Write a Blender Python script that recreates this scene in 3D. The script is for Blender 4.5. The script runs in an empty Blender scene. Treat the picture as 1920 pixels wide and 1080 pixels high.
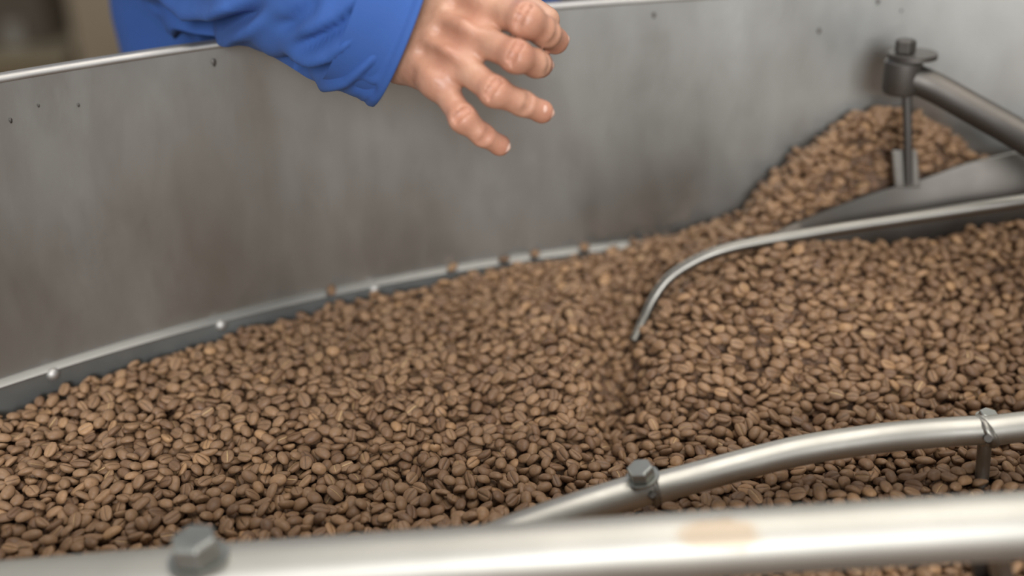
import bpy, bmesh, math, random
import numpy as np
from mathutils import Vector, Matrix
random.seed(7)
rng = np.random.default_rng(11)
SC = bpy.context.scene
COL = SC.collection
ZB = 0.85                                   # height of the bean bed above the workshop floor

# ------------------------------------------------------------------ camera
FPX = 2100.0; TH = math.radians(25.0); RO = math.radians(-2.3); HC = 0.413
_X = np.array([1., 0, 0]); _U0 = np.array([0, math.sin(TH), math.cos(TH)]); FW = np.array([0, math.cos(TH), -math.sin(TH)])
RV = math.cos(RO) * _X + math.sin(RO) * _U0
UV = -math.sin(RO) * _X + math.cos(RO) * _U0
CP = np.array([0, 0, ZB + HC])
def ray(px, py): return (px - 960) / FPX * RV - (py - 540) / FPX * UV + FW
def P(px, py, d): return CP + d * ray(px, py)
def G(px, py, z=0.0):
    r = ray(px, py); return CP + (ZB + z - CP[2]) / r[2] * r
def proj(v):
    q = v - CP; d = q @ FW
    return 960 + FPX * (q @ RV) / d, 540 - FPX * (q @ UV) / d, d
cam_d = bpy.data.cameras.new('camera'); cam = bpy.data.objects.new('camera', cam_d); COL.objects.link(cam)
cam.matrix_world = Matrix([[RV[0], UV[0], -FW[0], CP[0]], [RV[1], UV[1], -FW[1], CP[1]], [RV[2], UV[2], -FW[2], CP[2]], [0, 0, 0, 1]])
cam_d.sensor_width = 36; cam_d.lens = FPX / 1920 * 36; cam_d.clip_start = 0.02; cam_d.clip_end = 60
cam_d.dof.use_dof = True; cam_d.dof.focus_distance = 0.715; cam_d.dof.aperture_fstop = 2.0
SC.camera = cam

# ------------------------------------------------------------------ world, lights, exposure
SC.view_settings.view_transform = 'Standard'; SC.view_settings.look = 'None'
SC.view_settings.gamma = 1; SC.view_settings.use_curve_mapping = False
SC.view_settings.exposure = -0.27
SC.cycles.use_denoising = True
w = bpy.data.worlds.new('world'); SC.world = w; w.use_nodes = True
w.node_tree.nodes['Background'].inputs[0].default_value = (0.93, 0.95, 1.0, 1)
w.node_tree.nodes['Background'].inputs[1].default_value = 0.36
def area(name, loc, target, sx, sy, power, col):
    l = bpy.data.lights.new(name, 'AREA'); l.shape = 'RECTANGLE'; l.size = sx; l.size_y = sy; l.energy = power; l.color = col
    o = bpy.data.objects.new(name, l); COL.objects.link(o); o.location = loc
    o.rotation_euler = (Vector(target) - Vector(loc)).to_track_quat('-Z', 'Y').to_euler()
    return o
area('window_light', (0.12, -2.8, ZB + 1.3), (0.3, 0.8, ZB + .1), 1.1, 0.9, 165, (0.95, 0.97, 1.0))
area('ceiling_light', (0.5, 0.6, ZB + 2.1), (0.1, 0.6, ZB), 2.4, 1.6, 55, (1.0, 0.97, 0.92))

# ------------------------------------------------------------------ helpers
def tag(o, label=None, cat=None, group=None, kind=None):
    if label: o['label'] = label
    if cat: o['category'] = cat
    if group: o['group'] = group
    if kind: o['kind'] = kind
    return o
def empty(name, loc, label, cat, group=None):
    o = bpy.data.objects.new(name, None); COL.objects.link(o); o.location = loc
    o.empty_display_size = 0.05
    return tag(o, label, cat, group)
def mesh_obj(name, verts, faces, mat, parent=None, smooth=True):
    me = bpy.data.meshes.new(name)
    me.from_pydata([tuple(map(float, v)) for v in verts], [], [tuple(int(i) for i in f) for f in faces])
    if smooth: me.polygons.foreach_set('use_smooth', [True] * len(me.polygons))
    me.update()
    return link(name, me, mat, parent)
def link(name, me, mat, parent=None):
    o = bpy.data.objects.new(name, me); COL.objects.link(o)
    if mat is not None and len(me.materials) == 0: me.materials.append(mat)
    if parent is not None:
        o.parent = parent
        o.matrix_parent_inverse = Matrix.Translation(-Vector(parent.location)) if parent.parent is None else parent_inv(parent)
    return o
def parent_inv(p):
    m = Matrix.Identity(4); q = p
    chain = []
    while q is not None:
        chain.append(q); q = q.parent
    for q in reversed(chain):
        m = m @ (q.matrix_parent_inverse if q.parent else Matrix.Identity(4)) @ Matrix.Translation(q.location)
    return m.inverted()
class MB:
    """collects shapes into one mesh"""
    def __init__(s): s.v = []; s.f = []
    def add(s, v, f):
        n = len(s.v); s.v += [tuple(map(float, p)) for p in v]; s.f += [tuple(i + n for i in q) for q in f]; return s
    def build(s, name, mat, parent=None, smooth=True, bevel=0.0, auto=None):
        o = mesh_obj(name, s.v, s.f, mat, parent, smooth)
        if bevel:
            b = o.modifiers.new('bevel', 'BEVEL'); b.width = bevel; b.segments = 2; b.limit_method = 'ANGLE'; b.angle_limit = math.radians(35)
        if smooth and auto:
            o.data.set_sharp_from_angle(angle=math.radians(auto))
        return o
def box(c, s, rz=0.0):
    c = np.array(c, float); x, y, z = np.array(s, float) / 2
    v = np.array([[i * x, j * y, k * z] for k in (-1, 1) for j in (-1, 1) for i in (-1, 1)])
    cs, sn = math.cos(rz), math.sin(rz)
    v = np.stack([v[:, 0] * cs - v[:, 1] * sn, v[:, 0] * sn + v[:, 1] * cs, v[:, 2]], 1) + c
    return v, [(0, 2, 3, 1), (4, 5, 7, 6), (0, 1, 5, 4), (2, 6, 7, 3), (0, 4, 6, 2), (1, 3, 7, 5)]
def catmull(pts, n):
    p = np.array(pts, float); q = np.vstack([2 * p[0] - p[1], p, 2 * p[-1] - p[-2]]); out = []
    for i in range(1, len(q) - 2):
        for k in range(n):
            t = k / n
            out.append(0.5 * ((2 * q[i]) + (-q[i - 1] + q[i + 1]) * t + (2 * q[i - 1] - 5 * q[i] + 4 * q[i + 1] - q[i + 2]) * t * t + (-q[i - 1] + 3 * q[i] - 3 * q[i + 1] + q[i + 2]) * t ** 3))
    out.append(p[-1]); return np.array(out)
def frames(path, up=(0, 0, 1)):
    T = np.gradient(path, axis=0); T /= np.linalg.norm(T, axis=1)[:, None]
    up = np.array(up, float); N = np.cross(up, T); N /= np.linalg.norm(N, axis=1)[:, None] + 1e-12
    return T, N, np.cross(T, N)
def tube(path, rad, seg=24, cap=True, up=(0, 0, 1)):
    path = np.array(path, float); n = len(path); rad = np.broadcast_to(np.array(rad, float), (n,))
    T, N, B = frames(path, up); v = []
    for i in range(n):
        for k in range(seg):
            a = 2 * math.pi * k / seg; v.append(path[i] + rad[i] * (math.cos(a) * N[i] + math.sin(a) * B[i]))
    f = [(i * seg + k, i * seg + (k + 1) % seg, (i + 1) * seg + (k + 1) % seg, (i + 1) * seg + k) for i in range(n - 1) for k in range(seg)]
    if cap: f += [tuple(range(seg))[::-1], tuple((n - 1) * seg + k for k in range(seg))]
    return v, f
def lathe(profile, center, axis=(0, 0, 1), seg=48, closed=False, ref=(1, 0, 0.01)):
    a = np.array(axis, float); a /= np.linalg.norm(a); x = np.cross(a, np.array(ref, float)); x /= np.linalg.norm(x); y = np.cross(a, x)
    c = np.array(center, float); v = []; m = len(profile)
    for k in range(seg):
        t = 2 * math.pi * k / seg; e = math.cos(t) * x + math.sin(t) * y
        for r, h in profile: v.append(c + r * e + h * a)
    f = []
    for k in range(seg):
        k2 = (k + 1) % seg
        for j in range(m if closed else m - 1):
            j2 = (j + 1) % m
            f.append((k * m + j, k2 * m + j, k2 * m + j2, k * m + j2))
    return v, f

# ------------------------------------------------------------------ materials
def new_mat(name):
    m = bpy.data.materials.new(name); m.use_nodes = True
    return m, m.node_tree, m.node_tree.nodes['Principled BSDF']
def N(nt, t, **kw):
    n = nt.nodes.new(t)
    for k, v in kw.items(): setattr(n, k, v)
    return n
def noise(nt, scale, detail=4, rough=0.55, coord='Object', vec_scale=None):
    tc = N(nt, 'ShaderNodeTexCoord'); src = tc.outputs[coord]
    if vec_scale:
        mp = N(nt, 'ShaderNodeMapping'); mp.inputs['Scale'].default_value = vec_scale
        nt.links.new(src, mp.inputs[0]); src = mp.outputs[0]
    n = N(nt, 'ShaderNodeTexNoise'); n.inputs['Scale'].default_value = scale; n.inputs['Detail'].default_value = detail; n.inputs['Roughness'].default_value = rough
    nt.links.new(src, n.inputs['Vector']); return n.outputs['Fac']
def ramp(nt, src, stops):
    r = N(nt, 'ShaderNodeValToRGB'); e = r.color_ramp.elements
    while len(e) < len(stops): e.new(0.5)
    for i, (p, c) in enumerate(stops): e[i].position = p; e[i].color = (*c, 1) if len(c) == 3 else c
    nt.links.new(src, r.inputs[0]); return r.outputs[0]
def mixc(nt, fac, a, b, mode='MIX'):
    m = N(nt, 'ShaderNodeMix', data_type='RGBA', blend_type=mode)
    for sock, val in ((m.inputs[0], fac), (m.inputs[6], a), (m.inputs[7], b)):
        if hasattr(val, 'is_linked') or hasattr(val, 'links'): nt.links.new(val, sock)
        else: sock.default_value = val if not isinstance(val, tuple) else ((*val, 1) if len(val) == 3 else val)
    return m.outputs[2]
def math_n(nt, op, a, b=None):
    m = N(nt, 'ShaderNodeMath', operation=op)
    for i, val in enumerate((a, b)):
        if val is None: continue
        if hasattr(val, 'links'): nt.links.new(val, m.inputs[i])
        else: m.inputs[i].default_value = val
    return m.outputs[0]
def bump(nt, bsdf, src, strength, dist):
    b = N(nt, 'ShaderNodeBump'); b.inputs['Strength'].default_value = strength; b.inputs['Distance'].default_value = dist
    nt.links.new(src, b.inputs['Height']); nt.links.new(b.outputs[0], bsdf.inputs['Normal'])

def steel(name, base, rough, var=0.12, stretch=(1, 1, 1), scale=6.0, stain=0.0, bumps=0.0, stain_col=(0.16, 0.11, 0.07)):
    m, nt, b = new_mat(name)
    n1 = noise(nt, scale, 5, 0.6, vec_scale=stretch)
    c = ramp(nt, n1, [(0.3, tuple(x * (1 - var) for x in base)), (0.7, tuple(min(1, x * (1 + var)) for x in base))])
    if stain:
        n2 = noise(nt, scale * 2.3, 6, 0.65)
        f = ramp(nt, n2, [(0.56, (0, 0, 0)), (0.75, (stain, stain, stain))])
        c = mixc(nt, f, c, stain_col)
    nt.links.new(c, b.inputs['Base Color'])
    r = noise(nt, scale * 1.7, 4, 0.6, vec_scale=stretch)
    mr = N(nt, 'ShaderNodeMapRange'); mr.inputs['From Min'].default_value = 0.3; mr.inputs['From Max'].default_value = 0.7
    mr.inputs['To Min'].default_value = rough - 0.05; mr.inputs['To Max'].default_value = rough + 0.07
    nt.links.new(r, mr.inputs[0]); nt.links.new(mr.outputs[0], b.inputs['Roughness'])
    b.inputs['Metallic'].default_value = 1.0
    if bumps:
        n3 = noise(nt, 260, 3, 0.6, vec_scale=stretch); bump(nt, b, n3, 0.25, bumps)
    return m
M_WALL = steel('tray_steel', (0.45, 0.448, 0.42), 0.38, 0.14, (1, 1, 0.45), 7.0, stain=0.0, bumps=0.0002)
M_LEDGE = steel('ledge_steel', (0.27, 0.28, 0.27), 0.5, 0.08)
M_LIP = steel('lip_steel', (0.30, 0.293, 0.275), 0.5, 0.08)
M_RIM = steel('rim_steel', (0.46, 0.44, 0.41), 0.55, 0.10, scale=18)
M_PIPE = steel('pipe_steel', (0.43, 0.41, 0.365), 0.46, 0.07, (1, 1, 1), 16.0, bumps=0.0001)
M_PIPE2 = steel('worn_pipe_steel', (0.26, 0.245, 0.215), 0.42, 0.10, (1, 1, 1), 14.0, stain=0.25)
M_ROD = steel('rod_steel', (0.20, 0.188, 0.165), 0.40, 0.10, scale=14)
M_DARK = steel('dark_steel', (0.13, 0.118, 0.105), 0.55, 0.15, scale=12, stain=0.3)
M_BOLT = steel('bolt_steel', (0.33, 0.33, 0.30), 0.5, 0.1, scale=40)
M_PLATE = steel('blade_steel', (0.11, 0.10, 0.088), 0.5, 0.12, scale=9, stain=0.2)

def bean_mat(name, dark=1.0):
    m, nt, b = new_mat(name)
    at = N(nt, 'ShaderNodeAttribute', attribute_name='rnd'); oi = N(nt, 'ShaderNodeObjectInfo')
    r = math_n(nt, 'FRACT', math_n(nt, 'ADD', at.outputs['Fac'], oi.outputs['Random']))
    d = dark
    c = ramp(nt, r, [(0.0, (0.145 * d, 0.079 * d, 0.042 * d)), (0.3, (0.20 * d, 0.114 * d, 0.060 * d)), (0.75, (0.235 * d, 0.137 * d, 0.072 * d)), (0.93, (0.275 * d, 0.160 * d, 0.084 * d)), (1.0, (0.34 * d, 0.195 * d, 0.095 * d))])
    cr = N(nt, 'ShaderNodeAttribute', attribute_name='crease')
    r2 = math_n(nt, 'FRACT', math_n(nt, 'MULTIPLY', r, 13.7))
    cc = ramp(nt, r2, [(0.0, (0.05, 0.026, 0.015)), (0.55, (0.10, 0.056, 0.03)), (0.74, (0.34, 0.22, 0.10)), (1.0, (0.62, 0.44, 0.22))])
    f = math_n(nt, 'POWER', cr.outputs['Fac'], 1.6)
    c = mixc(nt, f, c, cc)
    n = noise(nt, 420, 3, 0.6)
    c = mixc(nt, 0.35, c, ramp(nt, n, [(0.3, (0.55, 0.55, 0.55)), (0.7, (1.25, 1.25, 1.25))]), 'MULTIPLY')
    nt.links.new(c, b.inputs['Base Color'])
    b.inputs['Roughness'].default_value = 0.5; b.inputs['Specular IOR Level'].default_value = 0.32
    bump(nt, b, noise(nt, 900, 2, 0.5), 0.25, 0.0004)
    return m
M_BEAN = bean_mat('roasted_bean')
m, nt, b = new_mat('bean_bed_core'); M_CORE = m
nt.links.new(ramp(nt, noise(nt, 220, 3), [(0.35, (0.08, 0.045, 0.025)), (0.65, (0.2, 0.11, 0.06))]), b.inputs['Base Color'])
b.inputs['Roughness'].default_value = 0.7; bump(nt, b, noise(nt, 160, 2), 1.0, 0.006)

m, nt, b = new_mat('blue_cotton'); M_BLUE = m
c = ramp(nt, noise(nt, 9, 4), [(0.3, (0.040, 0.096, 0.30)), (0.7, (0.052, 0.122, 0.36))])
nt.links.new(c, b.inputs['Base Color']); b.inputs['Roughness'].default_value = 0.85; b.inputs['Sheen Weight'].default_value = 0.02; b.inputs['Specular IOR Level'].default_value = 0.15
wv = noise(nt, 700, 2, 0.5, vec_scale=(1, 1, 1)); bump(nt, b, wv, 0.25, 0.0006)
m, nt, b = new_mat('skin'); M_SKIN = m
at = N(nt, 'ShaderNodeAttribute', attribute_name='red')
c = ramp(nt, noise(nt, 45, 5, 0.6), [(0.3, (0.40, 0.205, 0.130)), (0.7, (0.56, 0.325, 0.215))])
c = mixc(nt, math_n(nt, 'MULTIPLY', at.outputs['Fac'], 0.55), c, (0.46, 0.165, 0.10))
nt.links.new(c, b.inputs['Base Color']); b.inputs['Roughness'].default_value = 0.45
b.inputs['Subsurface Weight'].default_value = 0.12; b.inputs['Subsurface Radius'].default_value = (0.006, 0.002, 0.001); b.inputs['Subsurface Scale'].default_value = 0.6
bump(nt, b, math_n(nt, 'ADD', noise(nt, 220, 4, 0.6), math_n(nt, 'MULTIPLY', noise(nt, 70, 2), 1.2)), 0.35, 0.0012)
m, nt, b = new_mat('fingernail'); M_NAIL = m
b.inputs['Base Color'].default_value = (0.66, 0.42, 0.33, 1); b.inputs['Roughness'].default_value = 0.25
def plain(name, c1, c2, scale, rough=0.8, bmp=0.0, stretch=None):
    m, nt, b = new_mat(name)
    n = noise(nt, scale, 4, 0.6, vec_scale=stretch)
    nt.links.new(ramp(nt, n, [(0.3, c1), (0.7, c2)]), b.inputs['Base Color']); b.inputs['Roughness'].default_value = rough
    if bmp: bump(nt, b, n, 0.5, bmp)
    return m
M_FLOOR = plain('workshop_floor', (0.20, 0.13, 0.06), (0.30, 0.20, 0.10), 3, 0.7)
M_BACK = plain('workshop_wall', (0.10, 0.085, 0.065), (0.14, 0.12, 0.09), 2, 0.9)
M_CARD = plain('brown_cardboard', (0.30, 0.235, 0.155), (0.35, 0.28, 0.19), 2, 0.85)
M_BIN = plain('dark_bin', (0.12, 0.095, 0.065), (0.15, 0.12, 0.085), 3, 0.6)
M_WOOD = plain('pale_wood', (0.38, 0.31, 0.20), (0.46, 0.38, 0.25), 8, 0.8, 0.002, (1, 8, 8))
M_PAPER = plain('pale_paper', (0.34, 0.31, 0.26), (0.40, 0.37, 0.31), 4, 0.9)
M_TROUSER = plain('dark_trousers', (0.03, 0.035, 0.05), (0.045, 0.05, 0.07), 10, 0.9)
M_HAIR = plain('dark_hair', (0.03, 0.02, 0.014), (0.05, 0.035, 0.025), 90, 0.7, 0.002)

# ------------------------------------------------------------------ setting
fl = MB().add(*box((0, 2.5, -0.03), (9, 12, 0.06))).build('floor', M_FLOOR, smooth=False); tag(fl, kind='structure')
bw = MB().add(*box((0, 8.0, 1.5), (9, 0.1, 3.0))).build('wall_back', M_BACK, smooth=False); tag(bw, kind='structure')

# ------------------------------------------------------------------ cooling tray
TC = np.array([0.26, -0.10, ZB]); TR = 1.0; HW = 0.242; ZL = 0.037
tray = empty('cooling_tray', (TC[0], TC[1], 0), 'round stainless steel cooling tray with tall curved side wall, filled with coffee beans', 'cooling tray')
MB().add(*lathe([(TR, -0.06), (TR, HW - 0.001), (TR + 0.003, HW - 0.001), (TR + 0.003, -0.06)], TC, seg=360, closed=True)).build('side_wall', M_WALL, tray, auto=40)
rp = [(TR - 0.0006 + 0.0032 - 0.0036 * math.cos(a), HW + 0.0002 + 0.0032 * math.sin(a)) for a in np.linspace(-0.6, math.pi * 0.5, 8)]
rp += [(TR + 0.009, HW + 0.0030), (TR + 0.011, HW - 0.001), (TR + 0.004, HW - 0.004)]
MB().add(*lathe(rp, TC, seg=360, closed=True)).build('rolled_rim', M_RIM, tray, auto=50)
LI = 0.0062
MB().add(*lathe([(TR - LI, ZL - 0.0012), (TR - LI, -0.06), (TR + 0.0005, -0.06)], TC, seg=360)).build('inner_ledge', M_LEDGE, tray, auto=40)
MB().add(*lathe([(0.0005, -0.055), (TR, -0.055), (TR, -0.065), (0.0005, -0.065)], TC, seg=128, closed=True)).build('perforated_floor', M_DARK, tray, smooth=False)
MB().add(*lathe([(TR + 0.003, -0.02), (TR + 0.003, -0.35), (0.3, -0.50), (0.3, -0.52), (TR - 0.01, -0.36), (TR - 0.01, -0.06)], TC, seg=128)).build('lower_drum', M_WALL, tray, auto=40)
for k in range(6):
    a = k * math.pi / 3 + 0.3
    c = TC + np.array([0.93 * math.cos(a), 0.93 * math.sin(a), 0])
    MB().add(*tube([(c[0], c[1], 0.0), (c[0], c[1], 0.56)], 0.03, 20, up=(0, 1, 0))).build('leg', M_PIPE2, tray, auto=40)
MB().add(*tube([TC + [0, 0, -0.06], TC + [0, 0, 0.19]], 0.065, 32, up=(0, 1, 0))).build('hub', M_PIPE2, tray, auto=40)
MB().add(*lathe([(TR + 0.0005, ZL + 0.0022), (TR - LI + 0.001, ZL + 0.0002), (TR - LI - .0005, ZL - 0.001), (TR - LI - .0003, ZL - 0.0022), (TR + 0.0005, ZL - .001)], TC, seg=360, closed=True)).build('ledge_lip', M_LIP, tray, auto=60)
# rivets below the ledge, placed at the spacing the photograph shows
def on_wall(px, py, R0):
    r = ray(px, py); o = CP - TC; a = r[0] ** 2 + r[1] ** 2; bb = o[0] * r[0] + o[1] * r[1]; cc = o[0] ** 2 + o[1] ** 2 - R0 * R0
    return CP + (-bb + math.sqrt(bb * bb - a * cc)) / a * r
ra = on_wall(100, 702, TR - LI); rb_ = on_wall(415, 610, TR - LI)
aa = math.atan2(ra[1] - TC[1], ra[0] - TC[0]); ab = math.atan2(rb_[1] - TC[1], rb_[0] - TC[0]); st = ab - aa
rz = 0.5 * (ra[2] + rb_[2])
riv = None
for k in range(-3, 9):
    a = aa + st * k
    n = np.array([math.cos(a), math.sin(a), 0]); c = TC + n * (TR - LI); c[2] = rz
    prof = [(0.0048 * math.cos(t), 0.0034 * math.sin(t)) for t in np.linspace(0, math.pi / 2 - 0.05, 6)] + [(0.0001, 0.0034)]
    v, f = lathe([(0.0048, -0.001)] + prof, (0, 0, 0), -n, 16, ref=(0, 0, 1))
    o = MB().add(v, f).build('rivet', M_RIM, None); o.location = c
    o.parent = tray; o.matrix_parent_inverse = Matrix.Translation(-Vector(tray.location))

for px, py, sz in ((401, 117, 4.2), (1226, 28, 3.6), (1536, 58, 3.4), (1646, 3, 3.4), (20, 226, 2.6), (72, 198, 1.8), (147, 197, 2.0), (1690, 20, 2.0)):
    c = on_wall(px, py, TR - 0.0006); n = (c - TC) * [1, 1, 0]; n /= np.linalg.norm(n)
    v, f = lathe([(sz * .00042 * math.cos(t), .0006 * math.sin(t)) for t in np.linspace(0, math.pi / 2 - .05, 4)] + [(0.00002, .0006)], c, -n, 9, ref=(0, 0, 1))
    v = [c + (np.array(q) - c) * [1, 1, 1.7] * (1 + .12 * math.sin(i * 2.1)) for i, q in enumerate(v)]
    o = MB().add(v, f).build('speck', M_DARK, tray); o['label'] = 'dark speck stuck to the wall'

# ------------------------------------------------------------------ bean bed: surface height above ZB
def gauss(x, y, cx, cy, sx, sy, rot=0.0):
    c, s = math.cos(rot), math.sin(rot); u = (x - cx) * c + (y - cy) * s; v = -(x - cx) * s + (y - cy) * c
    return np.exp(-0.5 * ((u / sx) ** 2 + (v / sy) ** 2))
def sstep(a, b, x):
    t = np.clip((x - a) / (b - a), 0, 1); return t * t * (3 - 2 * t)
def surf(x, y):
    r = np.hypot(x - TC[0], y - TC[1])
    edge = np.interp(x, [-0.45, -0.36, -0.23, -0.10, 0.02, 0.13, 0.20, 0.5], [0.012, 0.019, 0.023, 0.029, 0.033, 0.041, 0.050, 0.055])
    z = edge * sstep(0.72, 0.985, r)
    # flowing heap in front of the scoop rod
    z = z + 0.028 * gauss(x, y, 0.180, 0.745, 0.060, 0.042, 0.2) + 0.008 * gauss(x, y, 0.155, 0.82, 0.05, 0.035)
    z = z + 0.016 * gauss(x, y, 0.23, 0.80, 0.04, 0.05)
    # furrow cut by the tip of the rod
    z = z - 0.040 * gauss(x, y, 0.074, 0.715, 0.013, 0.055, -0.15) - 0.016 * gauss(x, y, 0.100, 0.79, 0.018, 0.022)
    z = z + 0.010 * gauss(x, y, 0.03, 0.72, 0.02, 0.06, -0.15)
    # heap thrown up behind the blade against the wall
    top = np.interp(x, [0.15, 0.19, 0.215, 0.24, 0.27, 0.30, 0.33, 0.36, 0.39, 0.43, 0.5], [0.0, 0.006, 0.028, 0.054, 0.080, 0.092, 0.089, 0.072, 0.046, 0.02, 0.0])
    ybl = np.interp(x, [0.15, 0.20, 0.228, 0.259, 0.295, 0.325, 0.358, 0.417, 0.5], [0.79, 0.804, 0.814, 0.824, 0.833, 0.836, 0.838, 0.833, 0.82])
    z = z + top * sstep(-0.002, 0.036, y - ybl)
    z = z + 0.022 * gauss(x, y, 0.42, 0.80, 0.07, 0.03)
    ph = np.arctan2(y - 0.775, x - 0.085)
    z = z + 0.0042 * np.sin(ph * 34 + 2 * np.sin(x * 45)) * gauss(x, y, 0.185, 0.755, 0.055, 0.06)
    z = z + 0.0025 * np.sin(x * 61 + 3 * np.sin(y * 40)) * np.sin(y * 53 + 1.3)
    return z
GX0, GX1, GY0, GY1, GS = -0.52, 0.66, 0.33, 0.92, 0.001
gx = np.arange(GX0, GX1, GS); gy = np.arange(GY0, GY1, GS)
XX, YY = np.meshgrid(gx, gy, indexing='ij')
TGT = surf(XX, YY)
CORE_DROP = 0.0095
HM = TGT - CORE_DROP
INS = np.hypot(XX - TC[0], YY - TC[1]) < TR - LI - 0.0035
ONLEDGE = (np.hypot(XX - TC[0], YY - TC[1]) > TR - LI - 0.001) & (np.hypot(XX - TC[0], YY - TC[1]) < TR - 0.001)
HM[~INS] = 9.0

# bean shape
def bean_mesh(L=1.0, Wd=1.0, T=1.0, rings=6, lo=True, seed=0):
    ang = np.radians([-90, -80, -64, -38, 0, 40, 78, 102, 140, 180, 218, 244, 260] if lo else
                     [-90, -84, -76, -64, -45, -22, 0, 25, 50, 75, 105, 130, 155, 180, 202, 225, 244, 256, 264])
    rs = np.random.default_rng(seed); bend = rs.uniform(-0.5, 0.5); wob = rs.uniform(0, 6)
    v = []; cr = []
    for i in range(1, rings + 1):
        t = math.pi * i / (rings + 1); x = -math.cos(t); q = math.sin(t) ** 0.85
        for a in ang:
            y = math.cos(a) * q; s = math.sin(a)
            z = (s * 1.25 if s > 0 else s * 0.55) * q
            if s < 0: z *= 1 - 0.15 * abs(y)
            w_ = math.exp(-(y / 0.13) ** 2) if s < 0 else 0
            z += 0.34 * w_ * q
            yy = y + (bend * 0.22 * (1 - x * x) * (1 if s < -0.3 else 0) * w_) + 0.04 * math.sin(3 * x + wob)
            v.append((x, yy, z)); cr.append(1.0 if (s < 0 and abs(y) < 0.10 * q + 1e-4) else 0.0)
    n = len(ang); f = [(i * n + k, i * n + (k + 1) % n, (i + 1) * n + (k + 1) % n, (i + 1) * n + k) for i in range(rings - 1) for k in range(n)]
    a0 = len(v); v.append((-1, 0, 0.1)); v.append((1, 0, 0.1)); cr += [0, 0]
    f += [(a0, (k + 1) % n, k) for k in range(n)] + [(a0 + 1, (rings - 1) * n + k, (rings - 1) * n + (k + 1) % n) for k in range(n)]
    v = np.array(v) * np.array([5.35e-3 * L, 4.15e-3 * Wd, 2.75e-3 * T])
    # faces above are wound inwards for +x rings; flip so normals point out
    f = [tuple(reversed(q)) for q in f]
    return v, f, np.array(cr)

# orientation templates: lower and upper surface of a rotated ellipsoid on a 1 mm window
WN = 7; ofs = np.arange(-WN, WN + 1) * GS; OX, OY = np.meshgrid(ofs, ofs, indexing='ij')
def rot_from(n, yaw, flip):
    n = n / np.linalg.norm(n); x = np.array([math.cos(yaw), math.sin(yaw), 0]); x = x - n * (x @ n); x /= np.linalg.norm(x)
    y = np.cross(n, x); Rm = np.stack([x, y, n], 1)
    if flip: Rm = Rm @ np.diag([1, -1, -1])
    return Rm
def shell(Rm, ax):
    A = Rm @ np.diag(1 / ax ** 2) @ Rm.T
    a = A[2, 2]; bq = 2 * (A[0, 2] * OX + A[1, 2] * OY); cq = A[0, 0] * OX ** 2 + 2 * A[0, 1] * OX * OY + A[1, 1] * OY ** 2 - 1
    D = bq * bq - 4 * a * cq; ok = D > 0; sq = np.sqrt(np.where(ok, D, 0))
    return ok, (-bq - sq) / (2 * a), (-bq + sq) / (2 * a)
AX = np.array([5.35e-3, 4.15e-3, 2.5e-3])
beans = []                                   # (pos, R, scale)
def flow(x, y):
    """direction and strength with which beans are combed by the moving scoop"""
    s = float(gauss(x, y, 0.19, 0.76, 0.06, 0.07))
    a = math.atan2(y - 0.80, x - 0.06) * 0.6
    return a, min(1, 1.4 * s)
cand = []
step = 0.0082
for ix in np.arange(GX0 + 0.01, GX1 - 0.01, step):
    for iy in np.arange(GY0 + 0.01, GY1 - 0.01, step):
        cand.append((ix, iy))
cand = np.array(cand)
def inview(x, y, z=0.02):
    p = np.array([x, y, ZB + z]); px, py, d = proj(p); return -170 < px < 2090 and py < 1230
passes = 3
for ps in range(passes):
    order = rng.permutation(len(cand))
    for idx in order:
        x0, y0 = cand[idx]
        if ps == passes - 1 and rng.random() < 0.35: continue
        if math.hypot(x0 - TC[0], y0 - TC[1]) > TR - LI - 0.004 or not inview(x0, y0): continue
        best = None
        for tr in range(4):
            x = x0 + rng.uniform(-0.0055, 0.0055); y = y0 + rng.uniform(-0.0055, 0.0055)
            fa, fs = flow(x, y)
            yaw = rng.uniform(0, 2 * math.pi) if rng.random() > fs else fa + rng.normal(0, 0.18)
            i = int((x - GX0) / GS); j = int((y - GY0) / GS)
            if i < WN or j < WN or i >= len(gx) - WN or j >= len(gy) - WN: continue
            win = HM[i - WN:i + WN + 1, j - WN:j + WN + 1]
            gxs = (win[WN + 4, WN] - win[WN - 4, WN]) / 0.008; gys = (win[WN, WN + 4] - win[WN, WN - 4]) / 0.008
            tl = 0.33 if ps < 2 else 0.42
            nrm = np.array([-np.clip(gxs, -0.8, 0.8) * 0.6 + rng.normal(0, tl), -np.clip(gys, -0.8, 0.8) * 0.6 + rng.normal(0, tl), 1.0])
            sc = rng.uniform(0.86, 1.12, 3); Rm = rot_from(nrm, yaw, rng.random() < 0.5)
            ok, lo_, up_ = shell(Rm, AX * sc)
            dif = (win - lo_)[ok]
            if dif.size == 0: continue
            if dif.max() > 5: continue
            z = np.partition(dif, int(dif.size * 0.90))[int(dif.size * 0.90)]
            rel = z - TGT[i, j]
            if best is None or rel < best[0]: best = (rel, z, x, y, i, j, Rm, sc, ok, up_)
        if best is None: continue
        rel, z, x, y, i, j, Rm, sc, ok, up_ = best
        if rel > 0.0035: continue
        win = HM[i - WN:i + WN + 1, j - WN:j + WN + 1]
        win[ok] = np.maximum(win[ok], z + up_[ok])
        beans.append((np.array([x, y, ZB + z]), Rm, sc, z + up_[WN, WN], i, j))
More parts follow.
